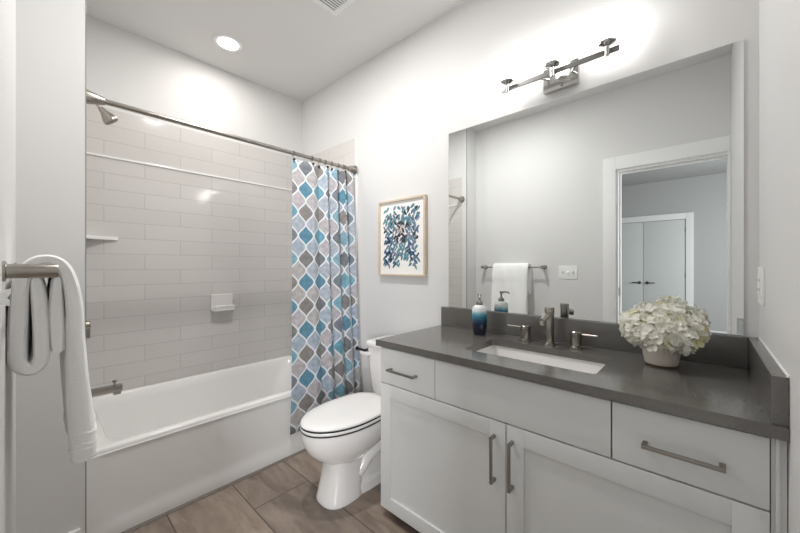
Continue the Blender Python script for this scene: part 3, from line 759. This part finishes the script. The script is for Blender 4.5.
# flowers
def flowers():
    fx, fy = -0.119, 1.533
    t = thing('flower_arrangement', 'cream hydrangea bouquet in a short speckled ceramic pot on the counter', 'flower arrangement', (fx, fy, CT))
    bm = new()
    prof = [(0, 0.046), (0.004, 0.049), (0.03, 0.054), (0.070, 0.0575), (0.082, 0.058), (0.084, 0.055), (0.075, 0.052), (0.03, 0.044)]
    spin(bm, (fx, fy, CT+0.006), (0, 0, 1), prof, 40); link('pot', bm, M['pot'], t, angle=50)
    bm = new(); spin(bm, (fx, fy, CT+0.001), (0, 0, 1), [(0, 0.046), (0.006, 0.048)], 40); link('pot_base', bm, pmat('wood_foot', (0.16, 0.09, 0.05), 0.5), t)
    bm = new()
    for k in range(9):
        a = k*0.7; cyl(bm, (fx+0.02*math.cos(a), fy+0.02*math.sin(a), CT+0.04), (fx+0.06*math.cos(a), fy+0.06*math.sin(a), CT+0.14), 0.003, seg=6)
    link('stem', bm, M['green'], t)
    rnd = random.Random(3)
    heads = [((0, 0, 0.152), 0.072, 80)] + [((0.072*math.cos(a), 0.070*math.sin(a), z), 0.056, 66) for a, z in ((-2.5, 0.128), (-1.55, 0.118), (-0.75, 0.122), (0.15, 0.132), (1.1, 0.140), (2.0, 0.142), (3.0, 0.136))]
    for hc, R, n in heads:
        c = Vector((fx, fy, CT)) + Vector(hc); bm = new()
        bmesh.ops.create_icosphere(bm, subdivisions=2, radius=R*0.62, matrix=Matrix.Translation(c))
        for f in bm.faces: f.material_index = 1
        for i in range(n):
            zz = 1-2*(i+.5)/n; ph = i*2.39996; rr = math.sqrt(1-zz*zz)
            d = Vector((rr*math.cos(ph), rr*math.sin(ph), zz))
            d = (d + Vector((rnd.uniform(-.15, .15), rnd.uniform(-.15, .15), rnd.uniform(-.15, .15)))).normalized()
            p = c + d*R*rnd.uniform(0.84, 1.02)
            if (p.y > 1.642 and p.z < 0.985) or p.y > 1.668 or p.z < CT+0.072 or (p.z < CT+0.098 and math.hypot(p.x-fx, p.y-fy) < 0.062): continue
            u, v = frame_of(d); rot = rnd.uniform(0, PI); L = rnd.uniform(0.0145, 0.0215); mi = 0 if rnd.random() > (0.22 if d.z < 0.25 else 0.06) else 1
            d2 = (d + Vector((rnd.uniform(-.55, .55), rnd.uniform(-.55, .55), rnd.uniform(-.2, .6)))).normalized(); u, v = frame_of(d2)
            for q in range(4):
                a = rot + q*PI/2 + rnd.uniform(-.12, .12); dr = u*math.cos(a) + v*math.sin(a); sd = u*-math.sin(a) + v*math.cos(a)
                cup = rnd.uniform(-0.5, 1.1)
                base = p - d2*0.002
                pts = []
                for tt, ww, hh in ((0.06, 0.07, 0.0), (0.40, 0.40, 0.10), (0.72, 0.50, 0.22), (0.95, 0.34, 0.34), (1.06, 0.06, 0.38)):
                    pts.append([base + dr*(L*tt) + sd*(L*ww*sg) + d2*(L*(hh*cup*2 + (0.10 if sg else 0))) for sg in (-1, 0, 1)])
                rows = [[bm.verts.new(x) for x in r] for r in pts]
                for ra, rb in zip(rows, rows[1:]):
                    for z in range(2):
                        f = bm.faces.new((ra[z], ra[z+1], rb[z+1], rb[z])); f.material_index = mi
        o = link('flower_head', bm, [M['petal'], M['petal_green']], t, angle=80)
flowers()

# ------------------------------------------------------------------ mirror
MX0, MX1, MZ0, MZ1 = -1.152, 0.101, 0.9670, 2.019
t = thing('wall_mirror', 'large frameless rectangular mirror on the wall above the vanity backsplash', 'mirror', ((MX0+MX1)/2, D, MZ0))
bm = new(); box(bm, MX0, MX1, D-0.0055, D-0.0005, MZ0, MZ1); link('backing', bm, M['mirror_edge'], t, smooth=False)
bm = new(); box(bm, MX0+0.0008, MX1-0.0008, D-0.0062, D-0.0054, MZ0+0.0008, MZ1-0.0008); link('glass', bm, M['mirror'], t, smooth=False)

# ------------------------------------------------------------------ vanity light
def vanity_light():
    bz, by = 2.109, 1.610
    x0, x1 = -0.769, -0.259
    t = thing('vanity_light', 'three-light chrome vanity bar with glowing frosted glass shades above the mirror', 'wall light', ((x0+x1)/2, D, bz))
    bm = new(); box(bm, -0.585, -0.428, D-0.026, D-0.001, 2.057, 2.169, bevel=0.003); link('backplate', bm, M['chrome'], t)
    for xa, xb in ((-0.558, -0.590), (-0.454, -0.420)):
        bm = new(); cyl(bm, (xa, D-0.026, 2.115), (xb, by, bz), 0.005, seg=12); link('arm', bm, M['chrome'], t)
    bm = new(); box(bm, x0, x1, by-0.004, by+0.004, bz-0.011, bz+0.011, bevel=0.001); link('bar', bm, M['satin'], t)
    for x in (-0.733, -0.518, -0.2995):
        bm = new(); spin(bm, (x, by-0.013, bz-0.024), (0, 0, 1), [(0, 0.009), (0.040, 0.009), (0.044, 0.016), (0.050, 0.032), (0.056, 0.034), (0.058, 0.030)], 28); cp = link('cup', bm, M['chrome'], t)
        bm = new(); spin(bm, (x, by-0.013, bz+0.033), (0, 0, 1), [(0, 0.026), (0.01, 0.030), (0.098, 0.032), (0.108, 0.027), (0.112, 0.015)], 28); link('lamp_shade', bm, M['bulb'], t, angle=60)
vanity_light()

# ------------------------------------------------------------------ ceiling light and vent
CLX, CLY = -2.455, 0.904
t = thing('ceiling_light', 'round white recessed ceiling light glowing above the tub', 'ceiling light', (CLX, CLY, ZC))
bm = new(); spin(bm, (CLX, CLY, ZC), (0, 0, -1), [(0, 0.098), (0.004, 0.097), (0.008, 0.088), (0.006, 0.066), (0.002, 0.064)], 48); link('trim_ring', bm, M['trim'], t, angle=60)
bm = new(); spin(bm, (CLX, CLY, ZC-0.0055), (0, 0, -1), [(0, 0.064), (0.0015, 0.063)], 40); link('diffuser', bm, M['diffuser'], t)
l = bpy.data.lights.new('downlight', 'AREA'); l.shape = 'DISK'; l.size = 0.125; l.energy = DOWNLIGHT_WATTS; l.color = (1.0, 0.955, 0.90); l.spread = math.radians(180)
lo = bpy.data.objects.new('downlight', l); COL.objects.link(lo); lo.location = (CLX, CLY, ZC-0.012)

def added_fill_light(cx, cy):  # unseen fill light in downlight form, added because the room was too dark
    t = thing('ceiling_light', 'added unseen fill light shaped as a round white recessed ceiling light in front of the toilet', 'ceiling light', (cx, cy, ZC))
    bm = new(); spin(bm, (cx, cy, ZC), (0, 0, -1), [(0, 0.098), (0.004, 0.097), (0.008, 0.088), (0.006, 0.066), (0.002, 0.064)], 48); link('trim_ring', bm, M['trim'], t, angle=60)
    bm = new(); spin(bm, (cx, cy, ZC-0.0055), (0, 0, -1), [(0, 0.064), (0.0015, 0.063)], 40); link('diffuser', bm, M['diffuser'], t)
    l = bpy.data.lights.new('downlight', 'AREA'); l.shape = 'DISK'; l.size = 0.125; l.energy = ADDED_FILL_WATTS; l.color = (1.0, 0.98, 0.955); l.spread = math.radians(180)
    lo = bpy.data.objects.new('downlight', l); COL.objects.link(lo); lo.location = (cx, cy, ZC-0.012)
added_fill_light(-1.45, 0.82)

vx0, vy1, vs = -1.689, 1.254, 0.28
t = thing('ceiling_vent', 'square white slatted exhaust vent in the ceiling above the toilet', 'vent', (vx0+vs/2, vy1-vs/2, ZC))
bm = new(); w = 0.032; zz = ZC-0.010
for b in ((vx0, vx0+vs, vy1-w, vy1), (vx0, vx0+vs, vy1-vs, vy1-vs+w), (vx0, vx0+w, vy1-vs+w, vy1-w), (vx0+vs-w, vx0+vs, vy1-vs+w, vy1-w)):
    box(bm, *b, zz, ZC-0.0005, bevel=0.003)
link('vent_frame', bm, M['trim'], t)
bm = new(); box(bm, vx0+w, vx0+vs-w, vy1-vs+w, vy1-w, ZC-0.003, ZC-0.0005); link('duct_opening', bm, M['carcass'], t)
bm = new()
for k in range(12):
    x = vx0+w+0.010+k*0.0178
    box(bm, x, x+0.010, vy1-vs+w, vy1-w, zz+0.001, zz+0.004)
link('grille', bm, M['trim'], t)

# ------------------------------------------------------------------ towel bar, towel, switches
BX0, BX1, BY, BZ = -1.832, -1.186, 0.020, 1.203
t = thing('towel_bar', 'brushed nickel towel bar on thick round posts beside the doorway', 'towel bar', ((BX0+BX1)/2, YD, BZ))
bm = new(); cyl(bm, (BX0, BY, BZ), (BX1, BY, BZ), 0.0085, seg=20); link('bar', bm, M['nickel'], t)
for x in (BX0, BX1):
    bm = new(); spin(bm, (x, YD, BZ), (0, 1, 0), [(0, 0.0170), (0.088, 0.0170), (0.090, 0.0160)], 32); p = link('post', bm, M['nickel'], t)
    bm = new(); spin(bm, (x, YD, BZ), (0, 1, 0), [(0, 0.024), (0.005, 0.024), (0.007, 0.019)], 32); link('rosette', bm, M['nickel'], p)

def towel():
    t = thing('bath_towel', 'thick white bath towel folded and draped over the towel bar', 'towel', (-1.53, 0.05, 0.652))
    from mathutils import geometry
    def smooth_path(P, n):
        out = []
        for i in range(len(P)-1):
            p0, p1, p2, p3 = P[max(i-1, 0)], P[i], P[i+1], P[min(i+2, len(P)-1)]
            for k in range(n):
                s = k/n
                out.append(tuple(0.5*((2*b) + (c-a)*s + (2*a-5*b+4*c-d)*s*s + (-a+3*b-3*c+d)*s**3) for a, b, c, d in zip(p0, p1, p2, p3)))
        out.append(P[-1]); return out
    def sheet(bm, P, x0, x1, nx, seed, endround=True):
        rnd = random.Random(seed); ph = [rnd.uniform(0, 6) for _ in range(6)]
        path = smooth_path(P, 6); m = len(path); loops = []
        for i in range(nx+1):
            s = i/nx; edge = 1.0
            e = min(s, 1-s)*(x1-x0)
            if e < 0.014: edge = 0.62 + 0.38*math.sqrt(max(0, 1-(1-e/0.014)**2))
            top, bot = [], []
            for k, (y, z, h) in enumerate(path):
                a = path[max(k-1, 0)]; b = path[min(k+1, m-1)]
                ty, tz = b[0]-a[0], b[1]-a[1]; L = math.hypot(ty, tz) or 1; ny, nz = tz/L, -ty/L
                hh = h*edge
                if k == 0 or k == m-1: hh *= 0.55
                wob = 0.0022*math.sin(9*s+ph[0]+k*0.11) + 0.0016*math.sin(23*s+ph[1]+k*0.19)
                drop = max(0, 1.15-z)
                yy = y + wob + 0.010*drop*math.sin(6.5*s+ph[2])*0.6
                xx = x0 + (x1-x0)*s + 0.006*drop*math.sin(z*9+ph[3])
                top.append((xx, yy + ny*hh, z + nz*hh)); bot.append((xx, yy - ny*hh, z - nz*hh))
            loops.append(top + bot[::-1])
        loft(bm, loops)
    bm = new()
    main = [(0.094, 0.655, 0.026), (0.095, 0.70, 0.028), (0.0915, 0.77, 0.027), (0.0865, 0.84, 0.0255), (0.080, 0.94, 0.022), (0.074, 1.03, 0.0195), (0.0715, 1.10, 0.0185), (0.0625, 1.175, 0.0165), (0.046, 1.218, 0.0150), (0.020, 1.233, 0.0135), (-0.010, 1.219, 0.0145),
            (-0.027, 1.165, 0.0165), (-0.030, 1.08, 0.0175), (-0.0305, 0.99, 0.0175), (-0.027, 0.954, 0.0170), (-0.011, 0.939, 0.0160), (0.004, 0.955, 0.0160), (0.008, 0.99, 0.0158), (0.0075, 1.08, 0.0155), (0.004, 1.150, 0.0135), (0.000, 1.183, 0.0100)]
    sheet(bm, main, -1.690, -1.312, 30, 1)
    o = link('towel_fold', bm, M['towel'], t, angle=60)
    bm = new(); sheet(bm, [(0.038, 0.975, 0.0135), (0.0385, 1.03, 0.0160), (0.0385, 1.10, 0.0155), (0.041, 1.185, 0.0105)], -1.686, -1.316, 24, 2)
    link('inner_layer', bm, M['towel'], t, angle=60)
    bm = new()
    for z in (0.690, 0.705, 0.735):
        sheet(bm, [(0.0945, z-0.004, 0.0280), (0.0945, z, 0.0293), (0.0945, z+0.004, 0.0280)], -1.6908, -1.3105, 24, 1)
    link('hem_band', bm, M['towel'], t, angle=60)
towel()

def switches():
    x0, x1, z0, z1 = -1.054, -0.886, 1.091, 1.220
    t = thing('light_switch', 'white three-gang switch plate on the wall between towel bar and doorway', 'light switch', ((x0+x1)/2, YD, z0))
    bm = new(); box(bm, x0, x1, YD, YD+0.006, z0, z1, bevel=0.0025); link('plate', bm, M['plastic'], t)
    for i in range(3):
        x = (x0+x1)/2 + (i-1)*0.046
        bm = new(); up = 1 if i != 1 else -1
        loft(bm, [[(x+dx*0.006, YD+0.006, 1.155+dz*0.012) for dx, dz in ((-1,-1),(1,-1),(1,1),(-1,1))], [(x+dx*0.004, YD+0.019, 1.155+up*0.010+dz*0.005) for dx, dz in ((-1,-1),(1,-1),(1,1),(-1,1))]])
        link('toggle', bm, M['plastic'], t)
switches()
def outlet():
    y0, y1, z0, z1 = 1.552, 1.666, 1.090, 1.212
    t = thing('wall_outlet', 'white two-gang outlet plate on the right wall beside the mirror', 'outlet', (XR, (y0+y1)/2, z0))
    bm = new(); box(bm, XR-0.006, XR, y0, y1, z0, z1, bevel=0.0025); link('plate', bm, M['plastic'], t)
    for yc in (1.586, 1.632):
        bm = new(); box(bm, XR-0.009, XR-0.005, yc-0.016, yc+0.016, 1.120, 1.186, bevel=0.001); o = link('receptacle', bm, M['plastic'], t)
        for zc in (1.138, 1.168):
            for s in (-1, 1):
                bm = new(); box(bm, XR-0.0093, XR-0.0088, yc+s*0.006-0.001, yc+s*0.006+0.001, zc-0.004, zc+0.004); link('slot', bm, M['bronze'], o)
outlet()
